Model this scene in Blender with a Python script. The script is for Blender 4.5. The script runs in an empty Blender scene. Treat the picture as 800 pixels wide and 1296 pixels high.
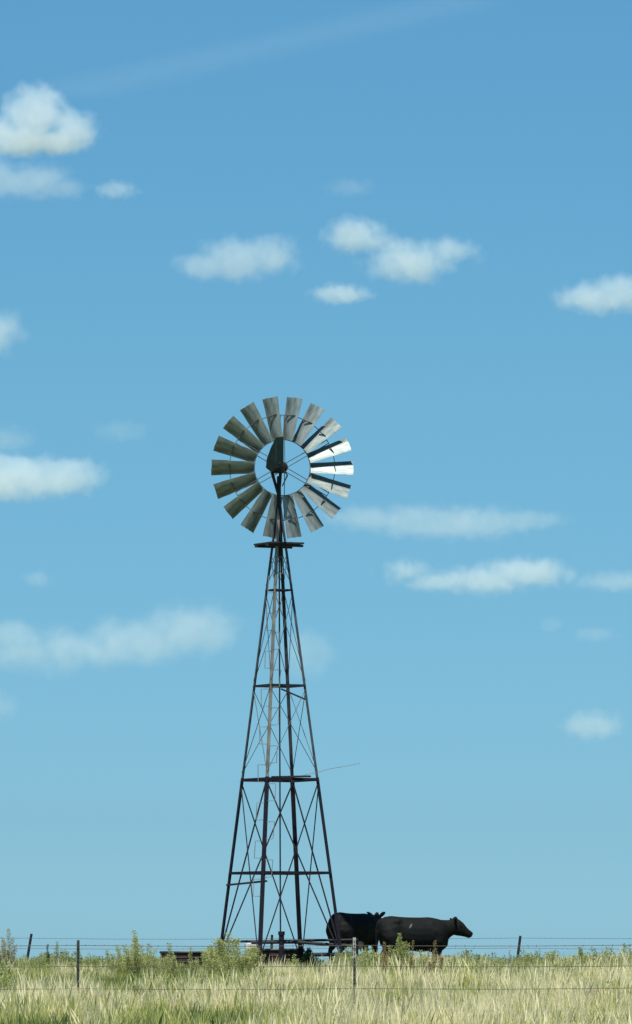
import bpy, bmesh, math, random
import numpy as np
from mathutils import Vector, Matrix, noise as mnoise

random.seed(7)
rng = np.random.default_rng(11)
C = bpy.context.scene
col = C.collection

# ---------------------------------------------------------------- camera
EYE_Y, EYE_Z, FPX, HOR = -130.0, 0.4, 7800.0, 1216.0
cd = bpy.data.cameras.new('camera')
cam = bpy.data.objects.new('camera', cd)
col.objects.link(cam)
cam.location = (0, EYE_Y, EYE_Z)
cam.rotation_euler = (math.radians(90), 0, 0)
cd.sensor_fit = 'HORIZONTAL'
cd.sensor_width = 36.0
cd.lens = 36.0 * FPX / 800.0
cd.shift_y = (HOR - 648.0) / 800.0
cd.clip_start = 1.0
cd.clip_end = 120000.0
C.camera = cam

# ---------------------------------------------------------------- world, sun, exposure
SUN = Vector((-0.09, -0.41, 0.91)).normalized()
SUN_EL = math.asin(SUN.z)
SUN_ROT = math.atan2(SUN.x, SUN.y)
w = bpy.data.worlds.new('World')
C.world = w
w.use_nodes = True
nt = w.node_tree
bg = nt.nodes['Background']
sky = nt.nodes.new('ShaderNodeTexSky')
sky.sky_type = 'NISHITA'
sky.sun_disc = False
sky.sun_elevation = SUN_EL
sky.sun_rotation = SUN_ROT
sky.altitude = 1400
sky.air_density = 1.0
sky.dust_density = 1.0
sky.ozone_density = 10.0
tint = nt.nodes.new('ShaderNodeMix')
tint.data_type = 'RGBA'
tint.blend_type = 'MULTIPLY'
tint.inputs[0].default_value = 1.0
nt.links.new(sky.outputs[0], tint.inputs[6])
geo = nt.nodes.new('ShaderNodeTexCoord')
sep = nt.nodes.new('ShaderNodeSeparateXYZ')
nt.links.new(geo.outputs['Generated'], sep.inputs[0])
ramp = nt.nodes.new('ShaderNodeValToRGB')          # cool white balance, a little bluer towards the hazy horizon
mrz = nt.nodes.new('ShaderNodeMapRange')
mrz.inputs[1].default_value = 0.0
mrz.inputs[2].default_value = 0.16
nt.links.new(sep.outputs[2], mrz.inputs[0])
nt.links.new(mrz.outputs[0], ramp.inputs[0])
els = ramp.color_ramp.elements
for pos, c in ((0.03, (0.63, 1.03, 1.25)), (0.14, (0.585, 0.925, 1.085)), (0.36, (0.615, 0.945, 0.99)), (0.57, (0.685, 1.02, 0.965)), (0.96, (0.705, 1.10, 1.02))):
    e = els.new(pos)
    e.color = (*(x / 1.25 for x in c), 1)
els.remove(els[len(els) - 1])
els.remove(els[0])
nt.links.new(ramp.outputs[0], tint.inputs[7])
nt.links.new(tint.outputs[2], bg.inputs[0])
bg.inputs[1].default_value = 0.1

sl = bpy.data.lights.new('sun', 'SUN')
sl.energy = 4.8
sl.angle = math.radians(0.5)
sl.color = (1.0, 0.97, 0.9)
so = bpy.data.objects.new('sun', sl)
so.rotation_euler = (-SUN).to_track_quat('-Z', 'Y').to_euler()
so.location = (20, -60, 80)
col.objects.link(so)

C.view_settings.view_transform = 'Standard'
C.view_settings.look = 'None'
C.view_settings.gamma = 1.0
C.view_settings.exposure = 0.32
C.view_settings.use_curve_mapping = False
C.cycles.volume_bounces = 6
C.cycles.max_bounces = 10
C.cycles.transparent_max_bounces = 16

# ---------------------------------------------------------------- helpers
def P(px, py, y=0.0):
    """photograph pixel on the vertical plane at world depth y"""
    d = y - EYE_Y
    return Vector(((px - 400.0) / FPX * d, y, EYE_Z + (HOR - py) / FPX * d))

def ground_z(y, x=0.0):
    d = y - EYE_Y
    r = float(np.interp(d, [0, 40, 82, 100, 118, 130, 150, 177, 260, 600, 3000, 60000],
                        [-1.75, -1.45, -0.98, -0.74, -0.50, -0.40, -0.42, -0.50, -0.55, -0.9, -3.0, -30.0]))
    b = 0.0
    if d < 400:
        b = 0.05 * mnoise.noise(Vector((x * 0.12, y * 0.07, 3.1))) + 0.02 * mnoise.noise(Vector((x * 0.5, y * 0.4, 8.0)))
        if d > 110:
            b *= 0.6
    b += 0.22 * math.exp(-(((x - 0.95) / 1.7) ** 2 + ((y - 4.6) / 1.5) ** 2))   # low rise where the farther cow stands
    return EYE_Z + r + b

def link(name, me, parent=None):
    o = bpy.data.objects.new(name, me)
    col.objects.link(o)
    if parent is not None:
        o.parent = parent
    return o

def obj(name, bm, mats, parent=None, smooth=False, loc=None):
    me = bpy.data.meshes.new(name)
    bmesh.ops.recalc_face_normals(bm, faces=bm.faces)
    bm.to_mesh(me)
    bm.free()
    for m in (mats if isinstance(mats, (list, tuple)) else [mats]):
        me.materials.append(m)
    if smooth:
        for p in me.polygons:
            p.use_smooth = True
    o = link(name, me, parent)
    if loc is not None:
        o.location = loc
    return o

def empty(name, loc=(0, 0, 0), rz=0.0):
    o = bpy.data.objects.new(name, None)
    o.empty_display_size = 0.3
    o.location = loc
    o.rotation_euler = (0, 0, rz)
    col.objects.link(o)
    return o

def tag(o, label=None, cat=None, group=None, kind=None):
    if label: o['label'] = label
    if cat: o['category'] = cat
    if group: o['group'] = group
    if kind: o['kind'] = kind
    return o

def frame(d, hint):
    d = d.normalized()
    u = hint - d * hint.dot(d)
    if u.length < 1e-6:
        u = d.orthogonal()
    u.normalize()
    return u, d.cross(u)

def sweep(bm, p0, p1, prof, hint=Vector((0, 0, 1)), mi=0):
    """closed 2-D profile (u, v) swept from p0 to p1"""
    p0, p1 = Vector(p0), Vector(p1)
    u, v = frame(p1 - p0, hint)
    a = [bm.verts.new(p0 + u * x + v * y) for x, y in prof]
    b = [bm.verts.new(p1 + u * x + v * y) for x, y in prof]
    n = len(prof)
    fs = [bm.faces.new((a[i], a[(i + 1) % n], b[(i + 1) % n], b[i])) for i in range(n)]
    fs.append(bm.faces.new(list(reversed(a))))
    fs.append(bm.faces.new(b))
    for f in fs:
        f.material_index = mi

def rect(w_, h_):
    return [(-w_ / 2, -h_ / 2), (w_ / 2, -h_ / 2), (w_ / 2, h_ / 2), (-w_ / 2, h_ / 2)]

def ell(s, t):
    """angle-iron profile, its outer corner along +u"""
    q = math.sqrt(0.5)
    pts = [(0, 0), (-s, 0), (-s, t), (-t, t), (-t, s), (0, s)]
    return [((x - y) * q, (x + y) * q) for x, y in pts]

def circ(r, n=8):
    return [(r * math.cos(2 * math.pi * i / n), r * math.sin(2 * math.pi * i / n)) for i in range(n)]

def tube(bm, pts, rad, n=8, flat=1.0, hint=Vector((0, 0, 1)), cap=True, mi=0):
    """polyline tube, one radius per point"""
    pts = [Vector(p) for p in pts]
    if not isinstance(rad, (list, tuple)):
        rad = [rad] * len(pts)
    rings = []
    u = None
    for i, p in enumerate(pts):
        d = (pts[min(i + 1, len(pts) - 1)] - pts[max(i - 1, 0)]).normalized()
        if u is None:
            u, v = frame(d, hint)
        else:
            u = (u - d * u.dot(d)).normalized()
            v = d.cross(u)
        r = rad[i]
        rings.append([bm.verts.new(p + u * (r * flat * math.cos(2 * math.pi * k / n)) + v * (r * math.sin(2 * math.pi * k / n)))
                      for k in range(n)])
    for a, b in zip(rings, rings[1:]):
        for k in range(n):
            f = bm.faces.new((a[k], a[(k + 1) % n], b[(k + 1) % n], b[k]))
            f.material_index = mi
    if cap:
        bm.faces.new(list(reversed(rings[0]))).material_index = mi
        bm.faces.new(rings[-1]).material_index = mi

def box(bm, cx, cy, cz, sx, sy, sz, m=None):
    r = bmesh.ops.create_cube(bm, size=1.0)
    M = Matrix.Translation((cx, cy, cz)) @ Matrix.Diagonal((sx, sy, sz, 1))
    if m is not None:
        M = m @ M
    bmesh.ops.transform(bm, matrix=M, verts=r['verts'])

def lathe(bm, prof, n=32, mi=0):
    rings = []
    for r, z in prof:
        rings.append([bm.verts.new((r * math.cos(2 * math.pi * k / n), r * math.sin(2 * math.pi * k / n), z)) for k in range(n)])
    for a, b in zip(rings, rings[1:]):
        for k in range(n):
            bm.faces.new((a[k], a[(k + 1) % n], b[(k + 1) % n], b[k])).material_index = mi
    return rings

# ---------------------------------------------------------------- materials
def material(name, c0, c1=None, scale=6.0, rough=0.7, metal=0.0, bump=0.0, detail=4.0, spec=0.5, bscale=None, stretch=(1, 1, 1), contrast=(0.35, 0.65)):
    m = bpy.data.materials.new(name)
    m.use_nodes = True
    t = m.node_tree
    b = t.nodes['Principled BSDF']
    b.inputs['Roughness'].default_value = rough
    b.inputs['Metallic'].default_value = metal
    b.inputs['Specular IOR Level'].default_value = spec
    if c1 is None:
        c1 = tuple(x * 0.75 for x in c0)
    tc = t.nodes.new('ShaderNodeTexCoord')
    mp = t.nodes.new('ShaderNodeMapping')
    mp.inputs['Scale'].default_value = stretch
    t.links.new(tc.outputs['Object'], mp.inputs[0])
    nz = t.nodes.new('ShaderNodeTexNoise')
    nz.inputs['Scale'].default_value = scale
    nz.inputs['Detail'].default_value = detail
    t.links.new(mp.outputs[0], nz.inputs['Vector'])
    r = t.nodes.new('ShaderNodeValToRGB')
    r.color_ramp.elements[0].position = contrast[0]
    r.color_ramp.elements[1].position = contrast[1]
    r.color_ramp.elements[0].color = (*c0, 1)
    r.color_ramp.elements[1].color = (*c1, 1)
    t.links.new(nz.outputs[0], r.inputs[0])
    t.links.new(r.outputs[0], b.inputs['Base Color'])
    if bump > 0:
        n2 = t.nodes.new('ShaderNodeTexNoise')
        n2.inputs['Scale'].default_value = bscale or scale * 4
        n2.inputs['Detail'].default_value = 5
        t.links.new(mp.outputs[0], n2.inputs['Vector'])
        bp = t.nodes.new('ShaderNodeBump')
        bp.inputs['Strength'].default_value = bump
        bp.inputs['Distance'].default_value = 0.02
        t.links.new(n2.outputs[0], bp.inputs['Height'])
        t.links.new(bp.outputs[0], b.inputs['Normal'])
    return m

def leaf_material(name, c0, c1, trans=0.4):
    """two tones mixed per instance and along the object, with some light through the leaf"""
    m = bpy.data.materials.new(name)
    m.use_nodes = True
    t = m.node_tree
    b = t.nodes['Principled BSDF']
    b.inputs['Roughness'].default_value = 0.75
    b.inputs['Specular IOR Level'].default_value = 0.2
    oi = t.nodes.new('ShaderNodeObjectInfo')
    tc = t.nodes.new('ShaderNodeTexCoord')
    nz = t.nodes.new('ShaderNodeTexNoise')
    nz.inputs['Scale'].default_value = 9
    t.links.new(tc.outputs['Object'], nz.inputs['Vector'])
    ad = t.nodes.new('ShaderNodeMath')
    ad.operation = 'MULTIPLY_ADD'
    ad.inputs[1].default_value = 0.55
    t.links.new(oi.outputs['Random'], ad.inputs[0])
    sc = t.nodes.new('ShaderNodeMath')
    sc.operation = 'MULTIPLY'
    sc.inputs[1].default_value = 0.5
    t.links.new(nz.outputs[0], sc.inputs[0])
    t.links.new(sc.outputs[0], ad.inputs[2])
    mx = t.nodes.new('ShaderNodeMix')
    mx.data_type = 'RGBA'
    mx.clamp_factor = True
    t.links.new(ad.outputs[0], mx.inputs[0])
    mx.inputs[6].default_value = (*c0, 1)
    mx.inputs[7].default_value = (*c1, 1)
    t.links.new(mx.outputs[2], b.inputs['Base Color'])
    tr = t.nodes.new('ShaderNodeBsdfTranslucent')
    t.links.new(mx.outputs[2], tr.inputs[0])
    ms = t.nodes.new('ShaderNodeMixShader')
    ms.inputs[0].default_value = trans
    t.links.new(b.outputs[0], ms.inputs[1])
    t.links.new(tr.outputs[0], ms.inputs[2])
    t.links.new(ms.outputs[0], t.nodes['Material Output'].inputs[0])
    return m

M = {}
M['galv_shaded'] = material('shaded_galvanised_steel', (0.035, 0.042, 0.055), (0.075, 0.08, 0.085), scale=5, spec=0.2, rough=0.65, bump=0.15)
M['galv'] = material('galvanised_steel', (0.25, 0.245, 0.21), (0.14, 0.14, 0.125), scale=5, rough=0.6, metal=0.15, bump=0.15)
M['old_paint'] = material('dark_rusty_paint', (0.009, 0.010, 0.019), (0.018, 0.014, 0.023), scale=7, spec=0.2, rough=0.75, bump=0.2)
M['dark_steel'] = material('dark_steel', (0.016, 0.022, 0.030), (0.035, 0.032, 0.035), scale=9, spec=0.2, rough=0.65, metal=0.1, bump=0.15)
M['rod'] = material('thin_steel_rod', (0.05, 0.065, 0.07), (0.09, 0.09, 0.085), scale=9, rough=0.6, metal=0.1)
M['blade'] = material('weathered_zinc_sheet', (0.32, 0.365, 0.345), (0.065, 0.095, 0.085), scale=5.0, rough=0.52, metal=0.5, bump=0.2, stretch=(0.5, 1.6, 1.6), contrast=(0.32, 0.78))
M['vane'] = material('green_painted_vane', spec=0.04, c0=(0.008, 0.024, 0.021), c1=(0.03, 0.038, 0.03), scale=4, rough=0.6, contrast=(0.4, 0.7))
M['vane_dark'] = material('dark_green_vane_end', (0.004, 0.016, 0.016), (0.010, 0.02, 0.018), spec=0.08, scale=5, rough=0.6)
M['cast'] = material('oily_cast_iron', (0.010, 0.011, 0.015), (0.026, 0.018, 0.018), scale=8, spec=0.2, rough=0.6, bump=0.2)
M['plank'] = material('grey_platform_wood', (0.035, 0.036, 0.04), (0.02, 0.02, 0.024), scale=10, spec=0.2, rough=0.85, bump=0.3, stretch=(1, 6, 6))
M['rust'] = material('rusted_tank_steel', (0.045, 0.024, 0.019), (0.016, 0.014, 0.015), scale=5, rough=0.85, bump=0.25)
M['tank_rim'] = material('dark_green_tank_rim', (0.02, 0.05, 0.045), (0.05, 0.05, 0.04), scale=6, rough=0.6)
M['white'] = material('chalky_white_plastic', (0.78, 0.78, 0.74), (0.6, 0.6, 0.55), scale=6, rough=0.6)
M['post_green'] = material('green_post_paint', (0.02, 0.045, 0.035), (0.05, 0.045, 0.035), scale=10, rough=0.6, bump=0.1)
M['post_sunlit'] = material('sunlit_post_top', (0.42, 0.44, 0.38), (0.28, 0.28, 0.24), scale=12, rough=0.7)
M['post_grey'] = material('weathered_post_steel', (0.10, 0.10, 0.08), (0.06, 0.055, 0.045), scale=12, rough=0.7)
M['wire'] = material('weathered_barbed_wire', (0.07, 0.07, 0.065), (0.12, 0.09, 0.07), scale=3, rough=0.7, metal=0.1)
M['udder'] = material('udder_skin', (0.34, 0.27, 0.19), (0.22, 0.17, 0.13), scale=8, rough=0.7)
M['hide'] = material('black_cattle_hide', (0.004, 0.006, 0.0065), (0.011, 0.0105, 0.009), scale=2.2, rough=0.75, bump=0.25, bscale=40, spec=0.14, contrast=(0.42, 0.7))
M['eye'] = material('dark_eye', (0.005, 0.004, 0.004), (0.01, 0.008, 0.006), rough=0.15)
M['nose'] = material('greyish_pink_muzzle', (0.10, 0.06, 0.055), (0.05, 0.035, 0.035), scale=10, rough=0.55)
M['water'] = material('still_water', (0.02, 0.03, 0.03), (0.02, 0.035, 0.03), rough=0.05)

# ---------------------------------------------------------------- ground
def build_ground():
    ys = [-128 + EYE_Y + 130 - 60, -125, -110, -95, -85, -75, -68]
    ys = [-190, -160, -140, -125, -110, -95, -85, -75, -68]
    y = -64.0
    while y < 90:
        ys.append(y); y += 1.0
    while y < 60000:
        ys.append(y); y += max(1.5, (y + 130) * 0.06)
    ys.append(60000)
    us = np.linspace(-1, 1, 61)
    verts, faces = [], []
    for yy in ys:
        half = 32 + max(0, yy + 130) * 0.7 if yy > -130 else 32 + abs(yy + 130)
        half = min(half, 40000)
        for u in us:
            x = half * (0.25 * u + 0.75 * u ** 3)
            verts.append((x, yy, ground_z(yy, x)))
    n = len(us)
    for j in range(len(ys) - 1):
        for i in range(n - 1):
            a = j * n + i
            faces.append((a, a + 1, a + n + 1, a + n))
    me = bpy.data.meshes.new('ground')
    me.from_pydata(verts, [], faces)
    for p in me.polygons:
        p.use_smooth = True
    g = link('ground', me)
    m = material('dry_prairie_turf', (0.30, 0.27, 0.12), (0.15, 0.18, 0.06), scale=0.35, rough=0.95, bump=0.4, bscale=8, detail=8)
    me.materials.append(m)
    tag(g, 'dry prairie ground under the grass', kind='structure')
build_ground()

# ---------------------------------------------------------------- windmill
TX = P(355, 1240, 0).x
S = 1.0 / 60.0
def tz(py): return (1240.0 - py) * S

def build_windmill():
    root = empty('windmill', (TX, 0, 0))
    tag(root, 'steel farm windmill on a tall lattice tower with a round wheel of eighteen blades', 'windmill')
    th = [math.radians(a) for a in (-18.43, 71.57, 161.57, 251.57)]   # right, inner right, left, inner left
    def R(z): return 1.463 - 0.1394 * z
    def cx(z): return -0.03 * z / 9.0
    def corner(k, z, extra=0.0):
        r = R(z) + extra
        return Vector((cx(z) + r * math.cos(th[k % 4]), r * math.sin(th[k % 4]), z))
    zs = tz(987)
    for k in range(4):
        bm = bmesh.new()
        out = Vector((math.cos(th[k]), math.sin(th[k]), 0))
        sweep(bm, corner(k, -0.25), corner(k, zs + 0.05), ell(0.070, 0.009), out, 0)
        sweep(bm, corner(k, zs - 0.03, -0.011), corner(k, 9.95, -0.011), ell(0.055, 0.008), out, 1)
        obj('leg', bm, [M['old_paint'], M['galv'] if k == 3 else M['galv_shaded']], root)  # sunlit near leg and shaded other legs, put into the upper steel colours
    # girts: one angle iron per face and level
    for py, s, m, ex in ((747, 0.03, 'dark_steel', 0.0), (868, 0.042, 'dark_steel', 0.0), (987, 0.06, 'old_paint', 0.0), (1105, 0.055, 'old_paint', 0.0)):
        z = tz(py)
        for k in range(4):
            bm = bmesh.new()
            a, b = corner(k, z, -0.03), corner(k + 1, z, -0.03)
            d = (b - a).normalized()
            a2, b2 = a + d * 0.004, b - d * 0.004
            mid = (a + b) * 0.5
            out = Vector((mid.x - cx(z), mid.y, 0)).normalized()
            off = out * (0.012 + 0.003 * k)
            sweep(bm, a2 + off, b2 + off, [(-s / 2, 0), (s / 2, 0), (s / 2, 0.006), (-s / 2 + 0.006, 0.006), (-s / 2 + 0.006, s * 0.7), (-s / 2, s * 0.7)], Vector((0, 0, 1)))
            obj('girt', bm, M[m], root)
    # cross braces
    def braces(z0, z1, w_, m, rod):
        for k in range(4):
            for a, b, o in ((k, k + 1, 0.0), (k + 1, k, 0.012)):
                bm = bmesh.new()
                p, q = corner(a, z1, -0.02), corner(b, z0, -0.02)
                mid = (p + q) * 0.5
                out = Vector((mid.x - cx(mid.z), mid.y, 0)).normalized() * o
                if rod:
                    sweep(bm, p + out, q + out, circ(w_, 6))
                else:
                    sweep(bm, p + out, q + out, [(-w_ / 2, 0), (w_ / 2, 0), (w_ / 2, 0.005), (-w_ / 2 + 0.005, 0.005), (-w_ / 2 + 0.005, w_ * .6), (-w_ / 2, w_ * .6)], Vector((0, 0, 1)))
                obj('brace', bm, M[m], root)
    braces(0.4, zs - 0.04, 0.03, 'dark_steel', False)
    braces(zs + 0.15, tz(868) - 0.06, 0.0075, 'rod', True)
    braces(tz(868) + 0.1, tz(747) - 0.05, 0.0075, 'rod', True)
    braces(tz(747) + 0.1, 9.0, 0.006, 'rod', True)
    # stays seen across the tower
    bm = bmesh.new(); sweep(bm, Vector(P(356, 872, 0.1)) - root.location, Vector(P(386, 885, -0.3)) - root.location, rect(0.03, 0.03)); obj('stay_bar', bm, M['dark_steel'], root)
    bm = bmesh.new(); sweep(bm, corner(2, tz(1120), 0.01), corner(3, tz(1116), 0.01) + Vector((0.1, 0, 0)), rect(0.04, 0.03)); obj('stay_bar', bm, M['dark_steel'], root)
    # loose wire sticking out to the right of the tower
    bm = bmesh.new()
    pts = [Vector(P(x, y, -0.5)) - root.location for x, y in ((384, 981), (404, 977), (418, 973), (436, 970), (456, 966))]
    tube(bm, pts, [0.006, 0.006, 0.006, 0.005, 0.004], 5)
    obj('loose_wire', bm, M['galv'], root)
    # pump rod down the middle
    bm = bmesh.new(); tube(bm, [(0, 0, tz(1190)), (-0.015, 0, 5), (-0.03, 0, 10.2)], 0.017, 7); obj('pump_rod', bm, M['dark_steel'], root)
    # climbing steps on the near leg, alternating sides
    z = 1.75
    i = 0
    while z < 8.9:
        base0, base1 = corner(3, z), corner(3, z + 0.36)
        sd = 1 if i % 2 else -1
        d = Vector((math.cos(th[3] + math.pi / 2), math.sin(th[3] + math.pi / 2), 0)) * sd
        inw = Vector((-math.cos(th[3]), -math.sin(th[3]), 0)) * 0.035
        L = 0.20 if z < 6.2 else 0.15
        jit = random.uniform(-0.012, 0.012)
        bm = bmesh.new()
        tube(bm, [base0 + inw + d * 0.035, base0 + inw + d * (L + jit), base1 + inw + d * (L - jit), base1 + inw + d * 0.035], 0.009, 5)
        obj('climbing_step', bm, M['galv'], root)
        z += 0.40
        i += 1
    # platform
    zp = tz(688.5)
    ang = math.radians(-18.43 + 45)
    Mp = Matrix.Translation((cx(zp), 0, zp)) @ Matrix.Rotation(ang, 4, 'Z')
    plat = bmesh.new()
    side = 0.80
    for yy in (-0.26, 0.26):
        box(plat, 0, yy, -0.045, side + 0.06, 0.06, 0.05, Mp)
    pf = obj('platform', plat, M['plank'], root)
    nb = 9
    for j in range(nb):
        bm = bmesh.new()
        u = (j - (nb - 1) / 2) * (side / nb)
        ln = side + random.uniform(-0.03, 0.07)
        if abs(u) < 0.15:
            box(bm, u, ln / 4 + 0.07, 0.002 * (j % 3), side / nb - 0.012, ln / 2 - 0.14, 0.034, Mp)   # stops short of the mast opening
            obj('plank', bm, M['plank'], pf)
            bm = bmesh.new()
            box(bm, u, -(ln / 4 + 0.07), 0.002 * (j % 3), side / nb - 0.012, ln / 2 - 0.14, 0.034, Mp)
        else:
            box(bm, u, random.uniform(-0.015, 0.015), 0.002 * (j % 3), side / nb - 0.012, ln, 0.034, Mp)
        obj('plank', bm, M['plank'], pf)
    # mast
    bm = bmesh.new()
    tube(bm, [(cx(9), 0, 8.9), (cx(9), 0, 9.6), (cx(9), 0, 9.95), (cx(9), 0, 10.02), (cx(9) - 0.005, 0, 10.62)],
         [0.075, 0.075, 0.062, 0.05, 0.042], 12)
    obj('mast', bm, M['cast'], root, smooth=False)
    # gearbox and turntable
    hub = Vector(P(357.3, 590.3, 0)) - root.location
    hub.y = 0.30
    gb = bmesh.new()
    mastx = cx(9)
    tube(gb, [(hub.x, hub.y + 0.02, hub.z), (hub.x - 0.02, 0.05, hub.z - 0.01), (hub.x - 0.12, -0.14, hub.z - 0.005), (hub.x - 0.20, -0.3, hub.z - 0.0)], [0.05, 0.10, 0.125, 0.075], 12)
    tube(gb, [(hub.x - 0.20, -0.25, hub.z - 0.02), (hub.x - 0.23, -0.5, hub.z - 0.02), (hub.x - 0.235, -0.56, hub.z - 0.02)], [0.11, 0.105, 0.07], 12)
    box(gb, hub.x - 0.12, -0.06, hub.z - 0.10, 0.20, 0.2, 0.09)
    obj('gearbox', gb, M['cast'], root)
    for x0, x1 in ((-0.22, 0.0), (-0.035, 0.02)):
        bm = bmesh.new()
        tube(bm, [(hub.x + x0, -0.02, hub.z - 0.12), (mastx + x1 * 0.6 - 0.01, -0.02, hub.z - 0.62), (mastx + x1, -0.02, hub.z - 0.9)], [0.036, 0.03, 0.02], 7)
        obj('yaw_strut', bm, M['cast'], root)
    bm = bmesh.new(); tube(bm, [(hub.x + 0.04, -0.05, hub.z - 0.10), (hub.x + 0.11, -0.06, hub.z - 0.19), (hub.x + 0.0, -0.05, hub.z - 0.42)], [0.02, 0.018, 0.012], 6); obj('furl_lever', bm, M['dark_steel'], root)
    # tail vane, pointing towards the viewer and so seen nearly edge on
    V = lambda px, py, y: Vector(P(px, py, y)) - root.location
    def plate(pts, th_, d):
        bm = bmesh.new()
        a = [bm.verts.new(p) for p in pts]
        b = [bm.verts.new(p + d * th_) for p in pts]
        bm.faces.new(a); bm.faces.new(list(reversed(b)))
        n = len(a)
        for i in range(n):
            bm.faces.new((a[i], b[i], b[(i + 1) % n], a[(i + 1) % n]))
        return bm
    va = [V(349.5, 553.5, -1.45), V(349.5, 592, -1.45), V(344, 598, -0.95), V(336.5, 592, -0.35), V(337.5, 581, -0.35), V(343, 566, -0.9)]
    vane = obj('tail_vane', plate(va, 0.006, Vector((1, 0.2, 0))), M['vane'], root)
    vb = [V(349.9, 553.5, -1.44), V(359, 552.5, -1.50), V(359, 588, -1.50), V(349.9, 592, -1.44)]
    obj('vane_flange', plate(vb, 0.006, Vector((0, 1, 0))), M['vane_dark'], vane)  # end panel in a darker green than the vane plate
    bm = bmesh.new(); tube(bm, [V(346, 588, -0.2), V(350, 588, -0.8), V(354, 586, -1.48)], 0.022, 7); obj('tail_arm', bm, M['dark_steel'], vane)

    # wheel
    wm = bmesh.new()
    tube(wm, [(0, -0.12, 0), (0, -0.10, 0), (0, 0.10, 0), (0, 0.13, 0)], [0.08, 0.115, 0.115, 0.07], 16)
    wheel = obj('wheel', wm, M['cast'], root)
    wheel.location = hub
    wheel.rotation_euler = (0, 0, math.radians(3))
    def ring(r, rr, y):
        bm = bmesh.new()
        n = 72
        vs = []
        for i in range(n):
            a = 2 * math.pi * i / n
            e = Vector((math.cos(a), 0, math.sin(a)))
            vs.append([bm.verts.new(e * (r + du) + Vector((0, y + dv, 0))) for du, dv in ((-rr, -rr * 1.5), (rr, -rr * 1.5), (rr, rr * 1.5), (-rr, rr * 1.5))])
        for i in range(n):
            p, q = vs[i], vs[(i + 1) % n]
            for k in range(4):
                bm.faces.new((p[k], p[(k + 1) % 4], q[(k + 1) % 4], q[k]))
        return bm
    obj('inner_ring', ring(0.592, 0.009, 0.02), M['rod'], wheel)
    obj('outer_ring', ring(1.115, 0.007, 0.06), M['rod'], wheel)
    for k in range(6):
        a = math.radians(30 + 60 * k)
        for s in (-1, 1):
            bm = bmesh.new()
            da = s * 0.035
            e0 = Vector((math.cos(a) * 0.07 - math.sin(a) * 0.05 * s, 0.08 * s, math.sin(a) * 0.07 + math.cos(a) * 0.05 * s))
            e1 = Vector((math.cos(a + da), 0, math.sin(a + da))) * 1.11 + Vector((0, 0.06, 0))
            sweep(bm, e0, e1, circ(0.0085, 6))
            obj('spoke', bm, M['rod'], wheel)
    # eighteen curved, pitched blades
    pitch = math.radians(35)
    def blade_mesh(seed):
        rr = random.Random(seed)
        bm = bmesh.new()
        nr, nc = 7, 8
        grid = []
        for i in range(nr + 1):
            f = i / nr
            r = 0.60 + 0.90 * f
            ch = 0.275 + 0.115 * f
            row = []
            for j in range(nc + 1):
                t = j / nc - 0.5
                sag = -0.085 * ch * (1 - 4 * t * t) * 1.0
                yy = t * ch * math.sin(pitch) + sag * math.cos(pitch)
                zz = t * ch * math.cos(pitch) - sag * math.sin(pitch)
                jit = rr.uniform(-0.006, 0.006) if (i == nr or j in (0, nc)) else 0
                row.append(Vector((r + (jit if i == nr else 0), yy + 0.04, zz + (jit * 0.6 if j in (0, nc) else 0))))
            grid.append(row)
        top = [[bm.verts.new(p) for p in row] for row in grid]
        dn = Vector((0, math.cos(pitch), -math.sin(pitch))) * 0.003
        bot = [[bm.verts.new(p + dn) for p in row] for row in grid]
        for i in range(nr):
            for j in range(nc):
                bm.faces.new((top[i][j], top[i][j + 1], top[i + 1][j + 1], top[i + 1][j]))
                bm.faces.new((bot[i][j], bot[i + 1][j], bot[i + 1][j + 1], bot[i][j + 1]))
        edge = [(0, j) for j in range(nc)] + [(i, nc) for i in range(nr)] + [(nr, j) for j in range(nc, 0, -1)] + [(i, 0) for i in range(nr, 0, -1)]
        for q in range(len(edge)):
            a, b = edge[q], edge[(q + 1) % len(edge)]
            bm.faces.new((top[a[0]][a[1]], bot[a[0]][a[1]], bot[b[0]][b[1]], top[b[0]][b[1]]))
        return bm
    for k in range(18):
        a = math.radians(20 * k)
        b = obj('blade', blade_mesh(k), M['blade'], wheel, smooth=True)
        b.data.set_sharp_from_angle(angle=math.radians(40))
        b.rotation_euler = (random.uniform(-0.03, 0.03), -a, 0)
        bm = bmesh.new()                                   # the clip that holds the blade to the outer ring
        sweep(bm, Vector((1.09, 0.0, 0.10)), Vector((1.13, -0.035, -0.08)), rect(0.014, 0.03), Vector((1, 0, 0)))
        c = obj('blade_clip', bm, M['dark_steel'], wheel)
        c.rotation_euler = (0, -a, 0)
    return root
build_windmill()

# a board lying across the girts, well casing, pipe rails, tanks
bm = bmesh.new()
a, b = P(345, 983.5, -0.35), P(392, 982.5, -0.62)
sweep(bm, a, b, rect(0.035, 0.16), Vector((0, 0, 1)))
tag(obj('board', bm, M['plank']), 'grey board lying across the middle girts of the windmill tower', 'board')

wc = bmesh.new()
lathe(wc, [(0.001, -0.2), (0.055, -0.2), (0.055, 0.94), (0.07, 0.94), (0.07, 1.02), (0.03, 1.02), (0.001, 1.02)], 16)
o = obj('well_pipe', wc, M['old_paint'], loc=(P(356.3, 1240).x, 0, 0))
tag(o, 'short upright well pipe at the foot of the windmill with the pump rod entering it', 'pipe')

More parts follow.
